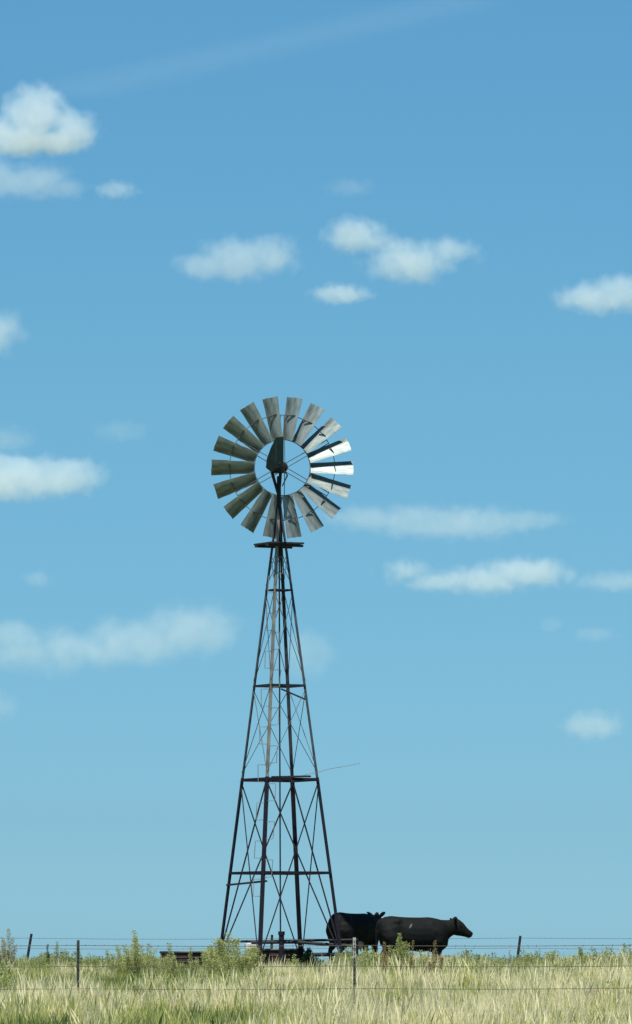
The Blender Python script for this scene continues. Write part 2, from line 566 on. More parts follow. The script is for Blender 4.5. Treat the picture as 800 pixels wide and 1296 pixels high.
def build_rails():
    root = empty('pipe_fence', (P(360, 1240, 1.0).x, 0.9, 0))
    tag(root, 'dark steel pipe rails crossing behind the foot of the windmill tower towards the cows', 'fence')
    def T(px, py, y): return Vector(P(px, py, y)) - root.location
    for pts, r in (([(278, 1191.5, 0.95), (320, 1191.5, 0.95), (452, 1189.5, 0.95)], 0.026), ([(318, 1193, 0.86), (372, 1192.5, 0.84), (452, 1197.6, 0.80)], 0.034),
                   ([(396, 1208.4, 0.9), (452, 1207.6, 0.9)], 0.042)):
        bm = bmesh.new()
        tube(bm, [T(*p) for p in pts], r, 10)
        obj('rail', bm, M['dark_steel'], root)
    for px in (279, 451):
        bm = bmesh.new()
        tube(bm, [T(px, 1250, 1.03), T(px, 1187.5, 1.03)], 0.045, 10)
        obj('post', bm, M['dark_steel'], root)
build_rails()

def stock_tank(px, py_rim, y, r, label, loc_rot=0.0):
    z = ground_z(y)
    top = P(px, py_rim, y).z
    root = empty('stock_tank', (P(px, 1240, y).x, y, z - 0.03), loc_rot)
    tag(root, label, 'water tank', 'stock tanks at the foot of the windmill')
    h = top - z + 0.03
    bm = bmesh.new()
    prof = [(r, 0)]
    n = 7
    for i in range(n):                       # ribbed side
        z0 = h * (i + 0.25) / n
        prof += [(r, z0), (r + 0.012, z0 + h * 0.25 / n), (r, z0 + h * 0.5 / n)]
    prof += [(r, h - 0.02), (r - 0.012, h - 0.02), (r - 0.012, 0.05), (0.001, 0.05)]
    lathe(bm, prof, 40)
    obj('tank_wall', bm, M['rust'], root, smooth=False)
    bm = bmesh.new()
    lathe(bm, [(r - 0.02, h - 0.03), (r + 0.025, h - 0.03), (r + 0.03, h - 0.01), (r + 0.015, h + 0.012), (r - 0.02, h + 0.012), (r - 0.02, h - 0.03)], 40)
    obj('rim', bm, M['tank_rim'], root)
    bm = bmesh.new()
    bmesh.ops.create_circle(bm, cap_ends=True, radius=r - 0.016, segments=40, matrix=Matrix.Translation((0, 0, h * 0.8)))
    obj('water', bm, M['water'], root)
    return root
stock_tank(240, 1204.5, 1.8, 0.62, 'low rusty round stock tank half hidden by weeds left of the windmill')
stock_tank(351, 1201.5, 2.0, 0.56, 'low rusty round stock tank directly under the windmill tower')
bm = bmesh.new()
box(bm, 0, 0, 0.05, 0.30, 0.20, 0.13)
bmesh.ops.bevel(bm, geom=list(bm.edges), offset=0.015, segments=2, affect='EDGES')
o = obj('float_box', bm, M['white'], loc=P(319, 1201.3, 2.0) + Vector((0, 0, 0.02)))
o.rotation_euler = (0, math.radians(-3), 0.3)
tag(o, 'small white box on the edge of the rusty tank under the tower', 'box')

# ---------------------------------------------------------------- fences
def tpost(bm, h, below=0.4, tip=0.13):
    t = 0.006
    w_ = 0.038
    prof = [(-w_ / 2, 0), (w_ / 2, 0), (w_ / 2, t), (t / 2, t), (t / 2, 0.036), (-t / 2, 0.036), (-t / 2, t), (-w_ / 2, t)]
    sweep(bm, (0, 0, -below), (0, 0, h - tip), prof, Vector((1, 0, 0)), 0)
    sweep(bm, (0, 0, h - tip), (0, 0, h), prof, Vector((1, 0, 0)), 1)
    z = 0.1
    while z < h - 0.03:                       # studs
        box(bm, 0, -0.006, z, 0.014, 0.011, 0.012)
        z += 0.055

def wire_strand(x0, x1, xs_fix, y, z, r, barb=0.12, wob=0.01, sag=0.012, seed=0):
    rr = random.Random(seed)
    bm = bmesh.new()
    pts = []
    n = int((x1 - x0) / 0.22)
    ph = rr.uniform(0, 6)
    for i in range(n + 1):
        x = x0 + (x1 - x0) * i / n
        span = xs_fix[1] - xs_fix[0]
        f = ((x - xs_fix[0]) / span) % 1.0
        zz = z - sag * 4 * f * (1 - f) + wob * math.sin(x * 0.31 + ph) * 0.6 + rr.uniform(-1, 1) * 0.002
        pts.append(Vector((x, y, zz)))
    tube(bm, pts, r, 5)
    x = x0 + 0.1
    while x < x1:                             # barbs
        i = min(n - 1, int((x - x0) / (x1 - x0) * n))
        f = (x - pts[i].x) / (pts[i + 1].x - pts[i].x)
        p = pts[i].lerp(pts[i + 1], f)
        a = rr.uniform(0, math.pi)
        d = Vector((0.35 * rr.uniform(-1, 1), math.cos(a), math.sin(a))) * 0.022
        sweep(bm, p - d, p + d, rect(r * 0.9, r * 0.9), Vector((1, 0, 0)))
        x += barb * rr.uniform(0.9, 1.1)
    return bm

def near_fence():
    y = 82 + EYE_Y
    root = empty('barbed_wire_fence', (0, y, 0))
    tag(root, 'nearer barbed wire fence with thin steel posts standing in the foreground grass', 'fence')
    posts = [(-253, 1191, 0.0, 0), (98, 1190, 0.008, 0), (449, 1186.5, -0.004, 1), (806, 1189, 0.01, 0)]
    for px, top, lean, pale in posts:
        p = P(px, top, y)
        gz = ground_z(y, p.x)
        bm = bmesh.new()
        tpost(bm, p.z - gz, tip=0.28 if pale else 0.03)
        o = obj('post', bm, [M['post_grey'] if pale else M['post_green'], M['post_sunlit'] if pale else M['post_green']], root)  # pale upper part has its sunlit tone set in the colour
        o.location = (p.x, 0.02, gz)
        o.rotation_euler = (0, lean, 0)
        if pale:
            o['label'] = 'weathered grey post with a pale upper end'
    fx = (P(98, 0, y).x, P(449, 0, y).x)
    for i, py in enumerate((1196.2, 1223, 1251, 1279)):
        z = P(0, py, y).z
        o = obj('wire', wire_strand(-11, 11, fx, 0.0, z, 0.0042, seed=i, wob=0.008), M['wire'], root)
def far_fence():
    y = 177 + EYE_Y
    root = empty('barbed_wire_fence', (0, y, 0))
    tag(root, 'farther barbed wire fence behind the windmill with posts leaning to the right', 'fence')
    for px, top, lean in ((-277, 1184, 0.05), (30.5, 1181, 0.16), (342.5, 1183, 0.03), (652, 1184, 0.12), (962, 1184, 0.04)):
        p = P(px, top, y)
        gz = ground_z(y, p.x)
        bm = bmesh.new()
        tube(bm, [(0, 0, -0.3), (0, 0, 0.6), (0.004, 0, p.z - gz - 0.015), (0.004, 0, p.z - gz)], [0.045, 0.04, 0.038, 0.03], 9)
        o = obj('post', bm, M['dark_steel'], root)
        o.location = (p.x, 0.045, gz)
        o.rotation_euler = (0, lean, 0)
    fx = (P(33, 0, y).x, P(343, 0, y).x)
    for i, py in enumerate((1187.6, 1200.2, 1213)):
        z = P(0, py, y).z
        obj('wire', wire_strand(-20, 20, fx, 0.0, z, 0.0055, barb=0.16, wob=0.014, sag=0.02, seed=20 + i), M['wire'], root)
near_fence()
far_fence()

# ---------------------------------------------------------------- cows
def build_cow(loc, yaw, label, length=1.0, width=1.0, head_up=0.0, head_turn=0.0, mark=False, gait=0.0, udder=True, size=1.0, ear=0.03):
    root = empty('cow', loc, yaw)
    root.scale = (size, size, size)
    tag(root, label, 'cow')
    bm = bmesh.new()
    X = lambda x: x * length
    def body(st, n=20):
        rings = []
        for x, zc, hw, hh in st:
            ring = []
            for k in range(n):
                a = 2 * math.pi * k / n
                cy, sz = math.cos(a), math.sin(a)
                # flatter sides, a ridge of backbone on top
                yy = hw * width * math.copysign(abs(cy) ** 0.85, cy) * (1.0 if sz < 0.2 else 1.0 - 0.22 * max(0, sz - 0.2))
                zz = hh * math.copysign(abs(sz) ** 0.92, sz)
                ring.append(bm.verts.new((X(x), yy, zc + zz)))
            rings.append(ring)
        for a, b in zip(rings, rings[1:]):
            for k in range(n):
                bm.faces.new((a[k], a[(k + 1) % n], b[(k + 1) % n], b[k]))
        bm.faces.new(list(reversed(rings[0]))); bm.faces.new(rings[-1])
    body([(-0.82, 1.08, 0.10, 0.12), (-0.79, 1.06, 0.17, 0.20), (-0.70, 1.055, 0.215, 0.275), (-0.56, 1.045, 0.265, 0.308), (-0.46, 1.03, 0.30, 0.318), (-0.34, 1.005, 0.275, 0.33),
          (-0.15, 0.97, 0.325, 0.355), (0.10, 0.955, 0.345, 0.368), (0.32, 0.965, 0.315, 0.365), (0.50, 0.965, 0.285, 0.335), (0.62, 0.965, 0.24, 0.30), (0.70, 0.97, 0.16, 0.22), (0.74, 0.98, 0.08, 0.13)])
    # neck and head are laid out in one frame so that the head can be turned
    hp = Vector((X(0.52), 0, 1.12))
    Mh = Matrix.Translation(hp) @ Matrix.Rotation(head_turn, 4, 'Z') @ Matrix.Rotation(-head_up, 4, 'Y')
    def hs(pts, n=16):
        """stations given as centre, axis direction angle, half width, half height"""
        rings = []
        for x, z, tilt, hw, hh in pts:
            up = Vector((math.sin(tilt), 0, math.cos(tilt)))
            ring = []
            for k in range(n):
                a = 2 * math.pi * k / n
                p = Vector((x, 0, z)) + Vector((0, 1, 0)) * (hw * math.cos(a)) + up * (hh * math.sin(a))
                ring.append(bm.verts.new(Mh @ p))
            rings.append(ring)
        for a, b in zip(rings, rings[1:]):
            for k in range(n):
                bm.faces.new((a[k], a[(k + 1) % n], b[(k + 1) % n], b[k]))
        bm.faces.new(list(reversed(rings[0]))); bm.faces.new(rings[-1])
    hs([(-0.22, -0.10, 0.0, 0.2, 0.28), (-0.05, -0.13, 0.0, 0.18, 0.29), (0.12, -0.12, 0.0, 0.145, 0.275), (0.20, -0.07, 0.0, 0.125, 0.222), (0.32, -0.015, 0.0, 0.11, 0.175), (0.42, -0.01, 0.1, 0.09, 0.14)])
    hs([(0.30, 0.0, 0.1, 0.07, 0.12), (0.36, 0.0, 0.12, 0.10, 0.165), (0.43, -0.008, 0.2, 0.112, 0.178), (0.52, -0.05, 0.3, 0.098, 0.15), (0.60, -0.105, 0.42, 0.078, 0.108), (0.67, -0.145, 0.5, 0.074, 0.086), (0.725, -0.172, 0.55, 0.072, 0.078), (0.755, -0.185, 0.6, 0.05, 0.055)])
    # poll bump and ears
    tube(bm, [Mh @ Vector((0.36, 0, 0.13)), Mh @ Vector((0.395, 0, 0.185)), Mh @ Vector((0.40, 0, 0.225))], [0.06, 0.052, 0.028], 10)
    for s in (-1, 1):
        tube(bm, [Mh @ Vector((0.37, 0.06 * s, 0.11)), Mh @ Vector((0.36, 0.13 * s, 0.125 + ear * 0.3)), Mh @ Vector((0.345, 0.20 * s, 0.14 + ear * 0.7)), Mh @ Vector((0.335, 0.255 * s, 0.145 + ear))],
             [0.028, 0.055, 0.05, 0.018], 10, flat=0.45, hint=Vector((1, 0, 0.4)))
    # legs
    g = gait
    for s in (-1, 1):
        f = g * s
        tube(bm, [(X(0.44), .17 * s * width, 1.0), (X(0.47), .185 * s * width, .80), (X(0.50) + .02 * f, .165 * s * width, .62), (X(.52) + .07 * f, .15 * s, .40), (X(.51) + .10 * f, .145 * s, .36), (X(.505) + .11 * f, .145 * s, .17), (X(.505) + .12 * f, .145 * s, .10), (X(.53) + .13 * f, .145 * s, .05), (X(.545) + .13 * f, .145 * s, -.02)],
             [.14, .135, .088, .058, .048, .036, .046, .05, .056], 12, hint=Vector((1, 0, 0)))
        f = -g * s
        tube(bm, [(X(-.60), .15 * s * width, 1.08), (X(-.56), .18 * s * width, .90), (X(-.52), .19 * s * width, .74), (X(-.57) + .03 * f, .175 * s * width, .60), (X(-.66) + .06 * f, .155 * s, .49), (X(-.70) + .08 * f, .15 * s, .44), (X(-.675) + .12 * f, .148 * s, .22), (X(-.665) + .14 * f, .148 * s, .12), (X(-.64) + .15 * f, .148 * s, .05), (X(-.625) + .15 * f, .148 * s, -.02)],
             [.17, .20, .17, .105, .066, .056, .04, .048, .05, .056], 12, hint=Vector((1, 0, 0)))
    # brisket
    tube(bm, [(X(0.34), 0, .70), (X(.52), 0, .70), (X(.64), 0, .79), (X(.70), 0, .92)], [.12, .145, .13, .08], 12)
    for s in (-1, 1):                       # shoulder blade, hip bone, thigh
        tube(bm, [(X(0.30), .19 * s * width, 1.20), (X(0.40), .225 * s * width, 1.02), (X(0.50), .22 * s * width, .84)], [.07, .10, .09], 10)
        tube(bm, [(X(-0.36), .14 * s * width, 1.24), (X(-0.46), .195 * s * width, 1.215), (X(-0.56), .16 * s * width, 1.20)], [.06, .085, .06], 10)
        tube(bm, [(X(-0.62), .17 * s * width, 1.10), (X(-0.66), .20 * s * width, .92), (X(-0.66), .18 * s * width, .72)], [.10, .12, .07], 10)
    # tail
    tube(bm, [(X(-.74), 0, 1.27), (X(-.82), 0.0, 1.22), (X(-.87), 0.01, 1.08), (X(-.865), 0.02, .80), (X(-.855), 0.02, .58), (X(-.85), 0.015, .46), (X(-.85), 0.0, .33)], [.045, .04, .028, .024, .028, .042, .012], 10, hint=Vector((1, 0, 0)))
    me_o = obj('body', bm, M['hide_marked'] if mark else M['hide'], root, smooth=True)
    r = me_o.modifiers.new('remesh', 'REMESH'); r.mode = 'VOXEL'; r.voxel_size = 0.018; r.use_smooth_shade = True
    sm = me_o.modifiers.new('smooth', 'SMOOTH'); sm.factor = 0.5; sm.iterations = 5
    for s in (-1, 1):
        bm = bmesh.new()
        bmesh.ops.create_uvsphere(bm, u_segments=10, v_segments=8, radius=0.02)
        o = obj('eye', bm, M['eye'], root, smooth=True); o.location = Mh @ Vector((0.485, 0.102 * s, 0.03))
    bm = bmesh.new()
    bmesh.ops.create_uvsphere(bm, u_segments=16, v_segments=10, radius=1.0)
    bmesh.ops.scale(bm, vec=(0.05, 0.066, 0.058), verts=bm.verts)
    o = obj('muzzle', bm, M['nose'], root, smooth=True)
    o.matrix_local = Mh @ Matrix.Translation((0.712, 0, -0.175)) @ Matrix.Rotation(0.7, 4, 'Y')
    if udder:
        bm = bmesh.new()
        bmesh.ops.create_uvsphere(bm, u_segments=20, v_segments=12, radius=1.0)
        bmesh.ops.scale(bm, vec=(0.19, 0.14, 0.13), verts=bm.verts)
        for sx in (-.07, .07):
            for sy in (-.06, .06):
                tube(bm, [(sx, sy, -0.08), (sx, sy, -0.17)], [0.022, 0.015], 8)
        o = obj('udder', bm, M['udder'], root, smooth=True); o.location = (X(-0.06), -0.10, 0.59)
    return root

def marked_hide():
    m = M['hide'].copy(); m.name = 'black_hide_with_pale_mark'
    t = m.node_tree
    b = t.nodes['Principled BSDF']
    src = b.inputs['Base Color'].links[0].from_socket
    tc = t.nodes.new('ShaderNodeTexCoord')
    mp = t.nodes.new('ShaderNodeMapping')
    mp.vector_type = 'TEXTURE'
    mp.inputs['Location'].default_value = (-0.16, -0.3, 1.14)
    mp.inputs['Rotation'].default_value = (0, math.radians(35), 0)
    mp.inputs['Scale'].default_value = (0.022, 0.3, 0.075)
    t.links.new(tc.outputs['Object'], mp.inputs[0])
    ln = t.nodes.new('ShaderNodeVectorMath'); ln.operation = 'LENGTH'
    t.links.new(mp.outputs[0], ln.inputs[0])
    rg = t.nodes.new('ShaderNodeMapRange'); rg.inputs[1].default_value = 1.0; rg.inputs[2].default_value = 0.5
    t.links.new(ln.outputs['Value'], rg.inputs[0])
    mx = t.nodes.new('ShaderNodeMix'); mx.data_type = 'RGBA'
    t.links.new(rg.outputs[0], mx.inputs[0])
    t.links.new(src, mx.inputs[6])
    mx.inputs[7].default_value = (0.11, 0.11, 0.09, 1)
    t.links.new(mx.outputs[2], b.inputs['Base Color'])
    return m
M['hide_marked'] = marked_hide()

cr = P(525, 1240, 1.2)
build_cow((cr.x, 1.2, 0.0), math.radians(14), 'black cow standing side on to the right with its head level', mark=True, gait=0.6, udder=False, length=0.97)
cl = P(450, 1240, 4.6)
build_cow((cl.x, 4.6, ground_z(4.6, cl.x) - 0.01), math.radians(47), 'black cow behind the right tower leg, turned away with both ears showing', length=1.0, width=1.0, head_up=0.05, head_turn=math.radians(18), gait=0.3, size=0.92, ear=0.09)

# ---------------------------------------------------------------- weeds and bushes
L = {
    'pale': leaf_material('pale_dry_weed', (0.52, 0.50, 0.34), (0.36, 0.39, 0.22)),
    'green': leaf_material('green_weed', (0.36, 0.40, 0.14), (0.52, 0.53, 0.23)),
    'dark': leaf_material('dark_green_weed', (0.035, 0.075, 0.03), (0.06, 0.10, 0.04)),
    'rusty': leaf_material('rusty_dock_seed', (0.42, 0.27, 0.14), (0.34, 0.32, 0.14)),
    'straw': leaf_material('straw_stalk', (0.62, 0.58, 0.34), (0.45, 0.44, 0.22)),
}
def weed(px, top, wpx, y, kind, label, n_stem=7, leaf=0.035, dens=1.0, spread=1.0, seed=0, fill=0.35):
    rr = random.Random(seed * 31 + 5)
    base = P(px, 1240, y)
    gz = ground_z(y, base.x)
    h = P(px, top, y).z - gz
    wd = wpx / FPX * (y - EYE_Y)
    root = empty('weed', (base.x, y, gz))
    tag(root, label, 'weed', 'weeds standing above the grass')
    st, lf = bmesh.new(), bmesh.new()
    mats = L[kind]
    for s in range(int(n_stem * 1.5)):
        a = rr.uniform(0, 2 * math.pi)
        rad = wd * 0.5 * math.sqrt(rr.uniform(0.0, 1.0)) if s else 0.0
        hh = h * (1 - 0.36 * (rad / (wd * .5 + 1e-6)) ** 1.3) * (rr.uniform(0.82, 1.0) if s else 1.0)
        dirx = Vector((math.cos(a) * rad, math.sin(a) * rad, 0)) * spread
        pts = []
        for i in range(6):
            f = i / 5
            pts.append(Vector((0, 0, -0.03)) + dirx * (f ** 0.8) + Vector((rr.uniform(-1, 1), rr.uniform(-1, 1), 0)) * 0.012 * f + Vector((0, 0, hh * f)))
        tube(st, pts, [0.008, 0.007, 0.006, 0.005, 0.004, 0.002], 4)
        nl = int(300 * dens * hh / 0.8)
        for _ in range(nl):
            f = rr.uniform(fill, 1.0) ** 0.85
            i = min(4, int(f * 5))
            p = pts[i].lerp(pts[i + 1], f * 5 - i)
            an = rr.uniform(0, 2 * math.pi)
            out = rr.uniform(0.0, 1) * (0.19 * wd * (1.12 - f) + 0.015)
            up = rr.uniform(0.2, 1.0)
            d = Vector((math.cos(an), math.sin(an), up)).normalized()
            q = p + d * out
            ll = leaf * 0.68 * rr.uniform(0.5, 1.3)
            sd = d.cross(Vector((rr.uniform(-1, 1), rr.uniform(-1, 1), rr.uniform(-1, 1)))).normalized() * ll * 0.24
            e = q + d * ll + Vector((0, 0, -0.1 * ll))
            m_ = (q + e) * 0.5
            vs = [lf.verts.new(v) for v in (q, m_ + sd, e, m_ - sd)]
            lf.faces.new(vs)
    obj('stem', st, mats, root)
    me = bpy.data.meshes.new('foliage')
    lf.to_mesh(me); lf.free(); me.materials.append(mats)
    o = link('foliage', me, root)
    o['kind'] = 'stuff'

weeds = [
    (11, 1173, 36, -8, 'pale', 'tall pale feathery weed at the far left edge of the grass', 11, 0.04, 1.3, 0.3),
    (60, 1194, 10, -10, 'dark', 'small dark green sprig right of the leaning far fence post', 3, 0.035, 1.0, 0.4),
    (73, 1190, 20, -9, 'pale', 'slim pale weed between the leaning far post and the near green post', 6, 0.035, 1.1, 0.3),
    (84, 1203, 8, -9, 'dark', 'tiny dark weed just left of the near green post', 3, 0.03, 0.9, 0.3),
    (112, 1205, 28, -12, 'green', 'low green weed just right of the near green post', 6, 0.04, 1.0, 0.3),
    (136, 1200, 30, -12, 'green', 'loose green weed midway between the near post and the tallest left weed', 7, 0.04, 1.0, 0.3),
    (170, 1176, 66, -16, 'green', 'tall branching grey green weed left of the half hidden stock tank', 17, 0.045, 0.9, 0.35),
    (193, 1208, 14, -13, 'pale', 'short pale weed at the right foot of the tall branching weed', 4, 0.04, 0.8, 0.4),
    (215, 1192, 34, -14, 'green', 'pointed green weed in front of the left end of the low rusty tank', 7, 0.045, 1.1, 0.25),
    (241, 1196, 26, -13, 'green', 'thin green weed in front of the right end of the low rusty tank', 5, 0.04, 1.0, 0.25),
    (290, 1179, 92, -15, 'green', 'large green bush covering the left foot of the windmill tower', 34, 0.05, 1.2, 0.2),
    (268, 1196, 40, -17, 'green', 'lower green bush against the left side of the large bush', 9, 0.045, 1.1, 0.2),
    (392, 1199, 44, 1.2, 'dark', 'dark broad leaved weeds between the tank and the left cow', 12, 0.07, 0.9, 0.2),
    (372, 1206, 26, -6, 'green', 'low green weed in front of the tank under the tower', 8, 0.045, 1.0, 0.2),
    (428, 1200, 14, -10, 'pale', 'thin yellowish weed in front of the hind legs of the left cow', 5, 0.04, 0.9, 0.2),
    (462, 1204, 20, -14, 'green', 'low green weed below the front legs of the left cow', 7, 0.04, 0.9, 0.2),
    (487, 1191, 20, -15, 'rusty', 'rust coloured dock plant in front of the gap between the cows', 5, 0.03, 1.2, 0.3),
    (506, 1180, 50, -14, 'green', 'leafy green weed in front of the right cow belly', 12, 0.045, 1.3, 0.25),
    (522, 1189, 10, -15, 'rusty', 'single rusty seed stalk right of the leafy weed before the cow', 3, 0.03, 1.2, 0.3),
    (551, 1189, 24, -14, 'rusty', 'rusty brown dock plant in front of the forelegs of the right cow', 7, 0.032, 1.2, 0.3),
    (542, 1203, 12, -14, 'rusty', 'short rusty dock plant left of the brown dock by the cow forelegs', 4, 0.032, 1.0, 0.3),
    (735, 1197, 44, -10, 'green', 'pointed green weed standing alone near the right edge', 8, 0.045, 1.2, 0.2),
    (645, 1201, 10, -8, 'pale', 'thin pale weed just left of the far post at right', 4, 0.035, 0.8, 0.4),
    (668, 1205, 18, -9, 'green', 'low green weed just right of the far post at right', 6, 0.04, 1.0, 0.3),
    (532, 1201, 36, -13, 'green', 'bushy green weed under the belly of the right cow', 12, 0.045, 1.1, 0.2),
    (473, 1203, 26, -13, 'green', 'green weed in the gap between the left cow forelegs and the right cow', 9, 0.045, 1.0, 0.2),
    (575, 1206, 18, -12, 'green', 'low green weed below the chest of the right cow', 6, 0.04, 1.0, 0.3),
    (605, 1207, 24, -10, 'dark', 'low dark green weed below the muzzle of the right cow', 7, 0.04, 1.0, 0.3),
]
for i, (px, top, wpx, y, kind, lab, ns, lf, de, fi) in enumerate(weeds):
    weed(px, top, wpx, y, kind, lab, ns, lf, de, seed=i, fill=fi)

# a few tall bleached stalks among the foreground grass
def stalk(px0, py0, px1, py1, y, label):
    a, b = P(px0, py0, y), P(px1, py1, y)
    gz = ground_z(y, a.x)
    root_p = Vector((a.x - (b.x - a.x) * (a.z - gz) / (b.z - a.z), y, gz - 0.03))
    bm = bmesh.new()
    tip = b - root_p
    tube(bm, [(0, 0, 0), tip * 0.5 + Vector((0.01, 0, 0)), tip * 0.8, tip], [0.011, 0.01, 0.013, 0.003], 5)
    o = obj('grass_stalk', bm, L['straw'], loc=root_p)
    tag(o, label, 'grass stalk', 'bleached stalks in the foreground grass')
stalk(434, 1258, 441, 1213, -40, 'tall bleached stalk leaning right beside the pale near post')
stalk(491, 1252, 483, 1226, -45, 'bleached stalk leaning left below the gap between the cows')
stalk(510, 1252, 509, 1225, -45, 'upright bleached stalk below the leafy weed before the right cow')
stalk(533, 1245, 531, 1228, -44, 'short bleached stalk below the belly of the right cow')

# ---------------------------------------------------------------- grass
def build_grass():
    kinds = [
        ('pale straw', leaf_material('bleached_grass', (0.88, 0.81, 0.52), (0.74, 0.69, 0.39)), 0.46, 18, 0.011, 0.14, 0.3),
        ('straw', leaf_material('yellow_grass', (0.70, 0.66, 0.29), (0.54, 0.54, 0.20)), 0.44, 20, 0.011, 0.15, 0.25),
        ('olive', leaf_material('yellow_green_grass', (0.54, 0.56, 0.17), (0.42, 0.46, 0.13)), 0.40, 22, 0.012, 0.15, 0.2),
        ('green', leaf_material('green_grass', (0.29, 0.35, 0.09), (0.38, 0.42, 0.14)), 0.37, 24, 0.012, 0.16, 0.2),
        ('forb', leaf_material('leafy_forb', (0.25, 0.30, 0.10), (0.37, 0.40, 0.17)), 0.42, 0, 0.012, 0.14, 0.2),
        ('dark', leaf_material('dark_green_grass', (0.15, 0.20, 0.06), (0.22, 0.27, 0.09)), 0.36, 24, 0.013, 0.14, 0.2),
    ]
    gcol = bpy.data.collections.new('grass tufts')
    names = 0
    per = 3
    for ki, (_, m, h, nb, bw, rad, seedp) in enumerate(kinds):
        for v in range(per):
            rr = random.Random(ki * 10 + v)
            verts, faces = [], []
            for _b in range(nb):
                a = rr.uniform(0, 2 * math.pi)
                r0 = rad * math.sqrt(rr.random())
                bx, by = r0 * math.cos(a), r0 * math.sin(a)
                hh = h * rr.uniform(0.55, 1.12)
                la = rr.uniform(0, 2 * math.pi)
                lean = hh * rr.uniform(0.02, 0.30) * (1.5 if rr.random() < 0.15 else 1)
                dx, dy = math.cos(la) * lean, math.sin(la) * lean
                wa = rr.uniform(0, math.pi)
                wx, wy = math.cos(wa) * bw / 2, math.sin(wa) * bw / 2
                head = rr.random() < seedp
                prof = [(0, 1.0), (0.35, 0.9), (0.7, 0.7), (1.0, 0.12)] if not head else [(0, 0.5), (0.4, 0.4), (0.68, 0.4), (0.84, 1.3), (1.0, 0.2)]
                k0 = len(verts)
                for f, wf in prof:
                    x, y, z = bx + dx * f ** 1.8, by + dy * f ** 1.8, hh * f * (1 - 0.08 * f)
                    verts.append((x - wx * wf, y - wy * wf, z - 0.02)); verts.append((x + wx * wf, y + wy * wf, z - 0.02))
                for i in range(len(prof) - 1):
                    q = k0 + i * 2
                    faces.append((q, q + 1, q + 3, q + 2))
            if not nb:                                     # a low leafy plant between the grasses
                for _b in range(190):
                    a, f = rr.uniform(0, 2 * math.pi), rr.random() ** 0.7
                    r0 = 0.14 * math.sqrt(rr.random()) * (1.1 - 0.9 * f)
                    p = Vector((r0 * math.cos(a), r0 * math.sin(a), h * f))
                    dv = Vector((math.cos(a) + rr.uniform(-1, 1), math.sin(a) + rr.uniform(-1, 1), rr.uniform(0.0, 1.4))).normalized()
                    ll = rr.uniform(0.018, 0.042)
                    sv = dv.cross(Vector((rr.uniform(-1, 1), rr.uniform(-1, 1), rr.uniform(-1, 1)))).normalized() * ll * 0.2
                    k0 = len(verts)
                    verts += [tuple(p), tuple(p + dv * ll * .5 + sv), tuple(p + dv * ll), tuple(p + dv * ll * .5 - sv)]
                    faces.append((k0, k0 + 1, k0 + 2, k0 + 3))
            me = bpy.data.meshes.new('grass_tuft')
            me.from_pydata(verts, [], faces)
            me.materials.append(m)
            o = bpy.data.objects.new('grass_tuft_%03d' % names, me)
            gcol.objects.link(o)
            names += 1
    # scatter
    pts, rots, scls, idx = [], [], [], []
    n = 165000
    for _ in range(n):
        # more tufts towards the near side, where the rows are seen apart
        d = 64 + 180 * rng.random() ** 1.4
        half = d * 400 / FPX * 1.12 + 4.5
        x = (rng.random() * 2 - 1) * half
        y = d + EYE_Y
        nA = mnoise.noise(Vector((x * 0.45, y * 0.16, 0.0)))
        nB = mnoise.noise(Vector((x * 1.35, y * 0.45, 5.0)))
        nC = mnoise.noise(Vector((x * 0.2, y * 0.1, 9.0)))
        px = 400 + x / d * FPX
        # share of straw: high near the fence, low towards the tower, more on the right
        straw = np.interp(d, [64, 78, 92, 104, 118, 200], [0.73, 0.77, 0.73, 0.48, 0.22, 0.22]) + 0.28 * np.interp(px, [0, 350, 560, 800], [-1.1, -0.3, 0.45, 0.85])
        v = straw + 1.35 * nA + 1.3 * nB + rng.normal(0, 0.12)
        if v > 0.86: k = 0
        elif v > 0.60: k = 1
        elif v > 0.34: k = 2
        elif v > 0.05: k = 3
        else: k = 5
        fb = mnoise.noise(Vector((x * 0.8 + 40, y * 0.25, 2.0))) + rng.normal(0, 0.18)
        if fb > np.interp(d, [64, 92, 108, 116, 130, 150], [0.95, 0.85, 0.55, 0.36, 0.30, 0.4]) + (0.3 if 200 < px < 425 and d > 108 else 0.0): k = 4
        s = rng.uniform(0.72, 1.12) * (1 + 0.25 * nC + 0.28 * nA)
        if d > 100: s *= np.interp(d, [100, 110, 118, 127, 132, 160], [0.95, 0.98, 1.15, 1.06, 0.95, 0.9]) * (0.8 if 200 < px < 425 and d > 108 else (1.14 if 425 < px < 620 and d > 112 else 1.0))
        if rng.random() < 0.08: s *= rng.uniform(1.2, 1.7) if d < 108 else rng.uniform(1.1, 1.35)
        if abs(y - 4.6) < 2.6 and abs(x - 0.95) < 2.4: s *= 0.78      # cropped short round the cow
        if k == 4: s *= rng.uniform(0.7, 1.25)
        pts.append((x, y, ground_z(y, x)))
        rots.append((rng.normal(0, 0.06), rng.normal(0, 0.06), rng.uniform(0, 6.283)))
        scls.append(s)
        idx.append(k * per + int(rng.integers(per)))
    me = bpy.data.meshes.new('grass')
    me.from_pydata(pts, [], [])
    a = me.attributes.new('rot', 'FLOAT_VECTOR', 'POINT'); a.data.foreach_set('vector', np.array(rots, dtype=np.float32).ravel())
    a = me.attributes.new('scl', 'FLOAT', 'POINT'); a.data.foreach_set('value', np.array(scls, dtype=np.float32))
    a = me.attributes.new('idx', 'INT', 'POINT'); a.data.foreach_set('value', np.array(idx, dtype=np.int32))
    g = link('grass', me)
    tag(g, 'tall dry prairie grass covering the whole foreground', 'grass', kind='stuff')
    ng = bpy.data.node_groups.new('grass scatter', 'GeometryNodeTree')
    ng.interface.new_socket('Geometry', in_out='INPUT', socket_type='NodeSocketGeometry')
